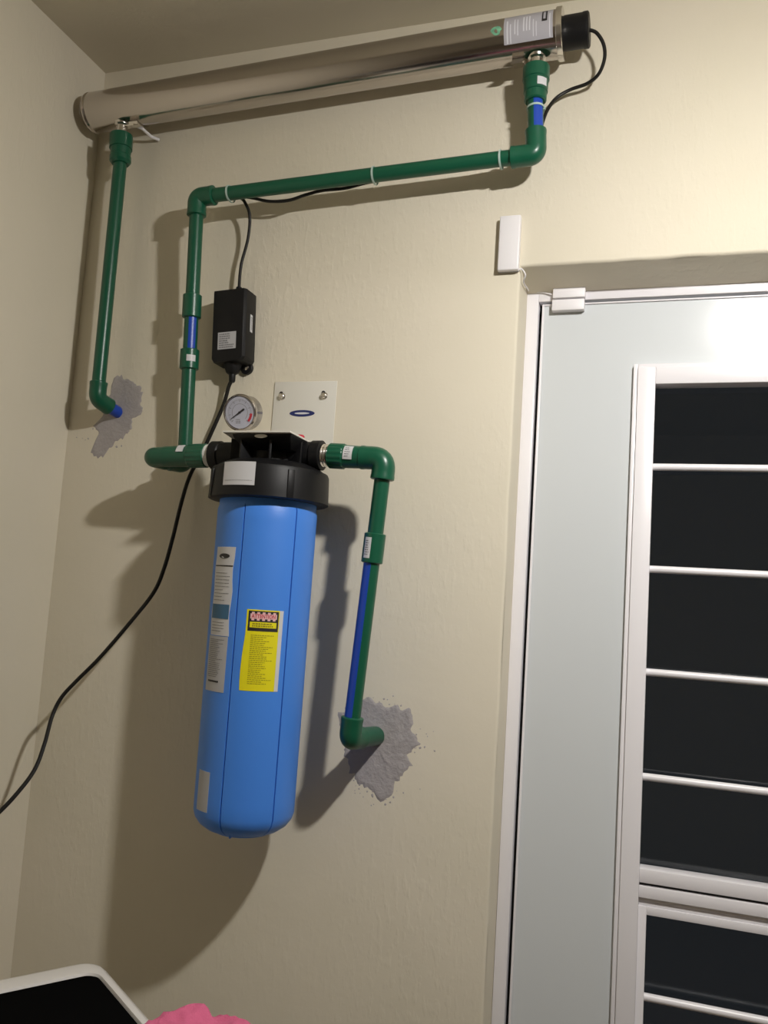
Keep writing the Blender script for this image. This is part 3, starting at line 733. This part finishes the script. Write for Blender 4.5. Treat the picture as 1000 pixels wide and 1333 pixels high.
# ================================================================== PRESSURE GAUGE
gc = P(312.5, 537, .158)
nrm = Vector((-.02, -1, -.20)).normalized()
ga = thing('pressure_gauge', gc, 'round steel pressure gauge with white dial and black needle above the black cap', 'gauge')
gr_ = .0315
link('case', lathe(gc - nrm * .001, -nrm, [(.0, .0275), (-.003, .0285), (-.004, .0300), (-.002, gr_), (.003, gr_), (.006, .0300), (.024, .0298), (.027, .0285), (.0275, .024)], 64), M['steel'], ga)
gx = Vector((1, 0, 0)); gx = (gx - nrm * gx.dot(nrm)).normalized(); gy = nrm.cross(gx)
S = plane_surf(gc, gx, gy)
mb = MB(); ellipse(mb, S, 0, 0, .0272, .0272, .0006, 48, hb=-.0005); di = link('dial', mb, M['dial'], ga)
mb = MB()
for k in range(41):
    a = R(225 - 270 * k / 40); ln = .0045 if k % 5 == 0 else .0022; wd = .0005 if k % 5 == 0 else .0003
    c_, s_ = math.cos(a), math.sin(a); r0, r1 = .0225 - ln, .0225
    q = [(c_ * r0 - s_ * wd, s_ * r0 + c_ * wd), (c_ * r0 + s_ * wd, s_ * r0 - c_ * wd), (c_ * r1 + s_ * wd, s_ * r1 - c_ * wd), (c_ * r1 - s_ * wd, s_ * r1 + c_ * wd)]
    mb.add([S(x, y, .0009) for x, y in q], [(0, 1, 2, 3)])
tk = link('tick_marks', mb, M['greyink'], di)
mb = MB(); ellipse(mb, S, 0, 0, .0150, .0150, .0008, 40, inner=.96, a0=R(-45), a1=R(225)); link('inner_scale_ring', mb, M['greyink'], di)
mb = MB(); ellipse(mb, S, 0, 0, .0238, .0238, .0010, 12, inner=.82, a0=R(-42), a1=R(-5)); tag(link('red_band', mb, M['redink'], di), 'red danger band')
link('unit_print', rows(S, -.008, .008, -.0105, -.019, 3, .0013, .0009, 31, (.5, .9)), M['greyink'], di)
mb = MB(); a = R(33); c_, s_ = math.cos(a), math.sin(a)
def nq(u, v): return S(u * c_ - v * s_, u * s_ + v * c_, .0022)
nd = [(-.020, .0004), (-.020, -.0004), (-.002, -.0011), (.002, -.0013), (.0095, -.0018), (.0115, 0), (.0095, .0018), (.002, .0013), (-.002, .0011)]
mb.add([nq(u, v) for u, v in nd] + [nq(u, v) - nrm * .0006 for u, v in nd], [tuple(range(9)), tuple(range(17, 8, -1))] + [(k, 9 + k, 9 + (k + 1) % 9, (k + 1) % 9) for k in range(9)])
link('needle', mb, M['ink'], ga)
link('needle_hub', lathe(S(0, 0, .0006), nrm, [(0, .002), (.0022, .002), (.0025, .0015)], 16), M['ink'], ga)
stem = gc - nrm * .013
link('stem', lathe(Vector((stem.x, stem.y, stem.z - gr_ + .004)), -U, [(0, .008), (.004, .008), (max(.006, stem.z - gr_ + .004 - FZ_ - .0028), .008)], 24), M['chrome'], ga)

# ================================================================== BALLAST
bq = P(297, 424, .045)
ba = thing('lamp_ballast', Vector((bq.x, 0, bq.z)), 'black plastic lamp ballast box with grey rating label on the wall above the gauge', 'power supply')
rot = Matrix.Rotation(R(-4.5), 3, 'Y').inverted()
rot = Matrix.Rotation(R(-3.2), 3, 'Y')
pL = P(275, 424, .046).x; pR = P(318.5, 424, .046).x; bw = (pR - pL) / 2; bc = Vector(((pL + pR) / 2, 0, P(297, 423, .046).z)); bh = (P(296, 377, .046).z - P(297, 470, .046).z) / 2
mb = MB(); ch = .006
sec = [(-bw, -.002), (-bw, -.040), (-bw + .004, -.046), (bw - .004, -.046), (bw, -.040), (bw, -.002)]
def lev(z, s=1.0): return [rot @ Vector((x * s, y, z)) + bc for x, y in sec]
mb.rings([lev(-bh, .86), lev(-bh + .008), lev(bh - .001), lev(bh, .98)])
case = link('case', mb, M['black'], ba, 25, bevel=.0015)
mb = MB(); mb.box((-bw * .98, -.044, -.0005), (bw * .98, -.003, .0005), rot, bc + rot @ Vector((0, -.002, 0)))
S = plane_surf(bc + rot @ Vector((-.001, -.046, -.030)), rot @ Vector((1, 0, 0)), rot @ U)
mb = MB(); patch(mb, S, -.019, -.0165, .019, .0165, .0004); st = link('rating_label', mb, M['greypaper'], ba); tag(st, 'grey rating label')
link('dark_print', rows(S, -.016, .016, .0145, -.015, 7, .0022, .0007, 41, (.5, 1)), M['greyink'], st)
S = plane_surf(bc + rot @ Vector((bw, -.020, .008)), Vector((0, 1, 0)), rot @ U)
mb = MB(); patch(mb, S, -.0045, -.017, .0045, .017, .0004); st = link('side_label', mb, M['paper'], ba); tag(st, 'narrow white side label')
link('dark_print', rows(S, -.002, .003, .013, -.013, 9, .0015, .0007, 42, (.8, 1)), M['greyink'], st)
gt = bc + rot @ Vector((.008, -.022, bh))
link('cable_gland', lathe(gt - rot @ Vector((0, 0, .002)), rot @ U, [(0, .0095), (.006, .0085), (.010, .006), (.014, .0055)], 20), M['black'], ba)
gbm = bc + rot @ Vector((.000, -.022, -bh))
link('cord_plug', lathe(gbm + rot @ Vector((0, 0, .002)), rot @ -U, [(0, .017), (.006, .0165), (.018, .012), (.021, .0085), (.022, .0065), (.034, .006), (.037, .0045)], 24), M['black'], ba)
er = bc + rot @ Vector((.021, -.003, -bh - .004))
link('mounting_ear', lathe(er + Vector((0, .002, 0)), Vector((0, -1, 0)), [(0, .0125), (.006, .0125), (.007, .0115)], 24), M['black'], ba)
link('screw', lathe(er + Vector((0, -.004, .001)), Vector((0, -1, 0)), [(0, .0062), (.002, .0058), (.0035, .003)], 16), M['chrome'], ba)

# ================================================================== CABLES
lc = uB + uax * .045
pts = [lc, P(777, 43, .060), P(786, 58, .055), P(787, 77, .048), P(779, 97, .040), P(764, 109, .028), P(742, 117, .022), P(724, 128, .024), P(713, 143, .034), P(707, 158, .036), P(700, 180, .030), P(680, 208, .028), P(640, 214, .03), P(560, 226, .034), P(487, 236, .042), P(450, 245, .046), P(420, 248, .048), P(397, 254, .050), P(375, 261, .050), P(350, 262, .048), P(330, 258, .044), P(312, 256, .042), P(318, 262, .040), P(325, 280, .034), P(323, 310, .026), P(314, 345, .022), gt + rot @ Vector((0, 0, .010))]
lead = link('lamp_cable', sweep(spline(pts, 8), .0030, 10), M['rubber'])
tag(lead, 'thin black cable looping from the sterilizer lamp cap along the pipe to the ballast', 'cable')
pe = gbm + rot @ Vector((0, 0, -.030))
pts = [pe, P(298, 503, .020), P(291, 527, .014), P(279, 555, .012), P(262, 592, .012), P(247, 620, .016), P(236, 655, .030), P(225, 700, .044), P(213, 742, .050), P(199, 773, .052), P(168, 812, .056), P(130, 856, .064), P(100, 886, .075), P(80, 908, .086), P(68, 932, .100), P(58, 968, .125), P(45, 1002, .150), P(22, 1033, .180), P(-6, 1062, .210), P(-60, 1110, .27), P(-130, 1180, .33)]
cord = link('power_cord', sweep(spline(pts, 8), .0037, 10), M['rubber'])
tag(cord, 'black power cord curving down from the ballast to the left edge', 'cable')

# cable ties around the pipe and the cable
def cable_tie(p, d, label, r=PR + .0012, tail=None):
    d = d.normalized(); mb = MB(); _, u, v = frame_of(d); back = Vector((0, 1, 0)); rs = []
    N = 32
    for k in range(N):
        a = 2 * PI * k / N; o = u * math.cos(a) + v * math.sin(a)
        rr = r + .007 * max(0, o.dot(back)) ** 2
        q = p + o * rr; rs.append([q - d * .0017 - o * .0006, q + d * .0017 - o * .0006, q + d * .0017 + o * .0006, q - d * .0017 + o * .0006])
    mb.rings(rs, close=True)
    if tail is not None:
        q = p + tail[0]; mb.box((-.0025, -.003, -.0025), (.0025, .001, .0025), Matrix.Identity(3), q)
    ob = link('cable_tie', mb, M['tie'], None, 50); return tag(ob, label, 'cable tie', 'cable ties on the green pipe')
def on(A, B, px):
    d = (B - A).normalized(); best = min((A + d * (B - A).length * k / 600 for k in range(601)), key=lambda q: abs(500 + F_PX * (q - CAM).dot(right) / (q - CAM).dot(fwd) - px)); return best
hd = E2 - E1
cable_tie(B1 + (E1 - B1) * .12, E1 - B1, 'pale cable tie round the blue striped stub under the sterilizer', tail=(Vector((0.014, 0.004, 0)),))
cable_tie(on(E1, E2, 652), hd, 'pale cable tie beside the right elbow of the horizontal pipe')
cable_tie(on(E1, E2, 487), hd, 'pale cable tie at the middle of the horizontal pipe')
cable_tie(on(E1, E2, 299), hd, 'pale cable tie beside the left elbow of the horizontal pipe')

# ================================================================== DOOR ALARM
q = [P(651, 281, .014), P(680, 279, .014), P(673, 351, .014), P(647, 352, .014)]
mb = MB(); sx0 = (q[0].x + q[3].x) / 2; sx1 = (q[1].x + q[2].x) / 2; sz1 = (q[0].z + q[1].z) / 2; sz0 = (q[2].z + q[3].z) / 2
mb.box((sx0, -.0145, sz0), (sx1, 0, sz1))
al = thing('alarm_transmitter', ((sx0 + sx1) / 2, 0, sz0), 'slim white rectangular door alarm transmitter stuck on the wall above the door corner', 'sensor')
link('cover', mb, M['whiteplastic'], al, bevel=.0025, seg=3)
mb = MB(); mb.box((sx0 + .001, -.0055, sz0 - .0004), (sx1 - .001, -.0045, sz1 + .0004)); link('cover_seam', mb, M['greyink'], al)
mx0 = P(720, 380, -FY + .012).x; mx1 = P(762, 380, -FY + .012).x; mzt = P(741, 374, -FY + .012).z; mzm = P(741, 388, -FY + .012).z; mzb = P(741, 403, -FY + .012).z
mb = MB(); mb.box((mx0, FY - .013, mzm + .001), (mx1, FY, mzt)); tag(link('contact_switch', mb, M['whiteplastic'], None, bevel=.0015), 'small white reed contact block on the door frame top', 'sensor')
mb = MB(); mb.box((mx0 - .001, LY - .015, mzb), (mx1 - .001, LY, mzm - .001)); tag(link('contact_magnet', mb, M['whiteplastic'], None, bevel=.0015), 'small white magnet block on the door leaf below the contact', 'sensor')
pts = [Vector((sx1 - .003, -.006, sz0 + .001)), P(679, 350, .004), P(684, 358, .002), Vector((DX0 + .004, .012, P(686, 366, -.01).z)), Vector((DX0 + .004, .06, P(689, 376, -.06).z)), Vector((DX0 + .006, FY - .004, P(694, 380, -FY).z)), P(708, 381, -FY + .003), Vector((mx0 + .002, FY - .004, (mzm + mzt) / 2 - .001))]
tag(link('alarm_wire', sweep(spline(pts, 6), .0014, 8), M['whiteplastic']), 'thin white wire from alarm transmitter to frame contact', 'cable')

# ================================================================== WASHING MACHINE and CLOTH
WZ = 1.0
wc = Vector((-.770, -.283, 0)); e2 = Vector((.82, -.572, 0)).normalized(); e1 = Vector((-.572, -.82, 0)).normalized()
WW, WD = .56, .56
wm = thing('washing_machine', wc + e1 * WD / 2 + e2 * WW / 2, 'white top-loading washing machine with black glass lid in the lower left corner', 'washing machine')
def rrect(inset, z, rad, n=8, w=WW, d=WD, ix=None):
    il = inset if ix is None else ix
    out = []
    for (cxx, cyy, a0) in ((il + rad, inset + rad, 180), (w - inset - rad, inset + rad, 270), (w - inset - rad, d - inset - rad, 0), (il + rad, d - inset - rad, 90)):
        for k in range(n + 1):
            a = R(a0 + 90 * k / n); x = cxx + rad * math.cos(a); y = cyy + rad * math.sin(a)
            out.append(wc + e2 * x + e1 * y + Vector((0, 0, z)))
    return out
mb = MB(); mb.rings([rrect(.012, .03, .03), rrect(.008, .04, .03), rrect(.008, WZ - .075, .03)]); link('body', mb, M['washer'], wm)
mb = MB(); mb.rings([rrect(.004, WZ - .074, .03), rrect(-.002, WZ - .070, .032), rrect(-.002, WZ - .040, .032), rrect(.006, WZ - .012, .03), rrect(.016, WZ - .002, .028), rrect(.020, WZ, .026, ix=.024), rrect(.027, WZ, .022, ix=.052), rrect(.029, WZ - .006, .020, ix=.055), rrect(.04, WZ - .008, .02, ix=.065)]); link('top_rim', mb, M['washer'], wm, 40)
mb = MB(); mb.rings([rrect(.0295, WZ - .012, .018, ix=.0555), rrect(.0295, WZ - .003, .018, ix=.0555), rrect(.032, WZ - .0015, .017, ix=.058)]); link('glass_lid', mb, M['glossblack'], wm)
for a, b in ((.04, .04), (WW - .04, .04), (.04, WD - .04), (WW - .04, WD - .04)):
    link('foot', lathe(wc + e2 * a + e1 * b, U, [(0, .02), (.02, .02), (.035, .012)], 16), M['rubber'], wm)
# pink cloth heaped on the machine's right side
mb = MB(); cc = P(250, 1374, .60); cc.z = WZ
TOP = (P(256, 1321, .60).z - WZ) * .73
NU, NV = 72, 30; rs = []
for j in range(NV + 1):
    th_ = (PI / 2) * j / NV; ring_ = []
    for k in range(NU):
        a = 2 * PI * k / NU; d0 = Vector((math.cos(a) * math.sin(th_), math.sin(a) * math.sin(th_), math.cos(th_)))
        w1 = noise.noise(d0 * 2.3 + Vector((3, 1, 7))); w2 = abs(noise.noise(d0 * 4.5 + Vector((1, 5, 2)))); w3 = abs(noise.noise(d0 * 9 + Vector((8, 5, 2))))
        s = 1 + .10 * w1 - .16 * w2 - .02 * w3
        flat = min(1.0, 1.25 * math.cos(th_) ** .55) if th_ < PI / 2 - .01 else 0
        ring_.append(cc + e2 * (d0.x * .086 * s) + e1 * (d0.y * .085 * s) + Vector((0, 0, max(.0008, TOP * flat * (s * 1.1)))))
    rs.append(ring_)
mb.rings(rs[1:]); cl = link('pink_cloth', mb, M['cloth'], None, 80); tag(cl, 'crumpled pink cloth heaped on the edge of the washing machine', 'cloth')
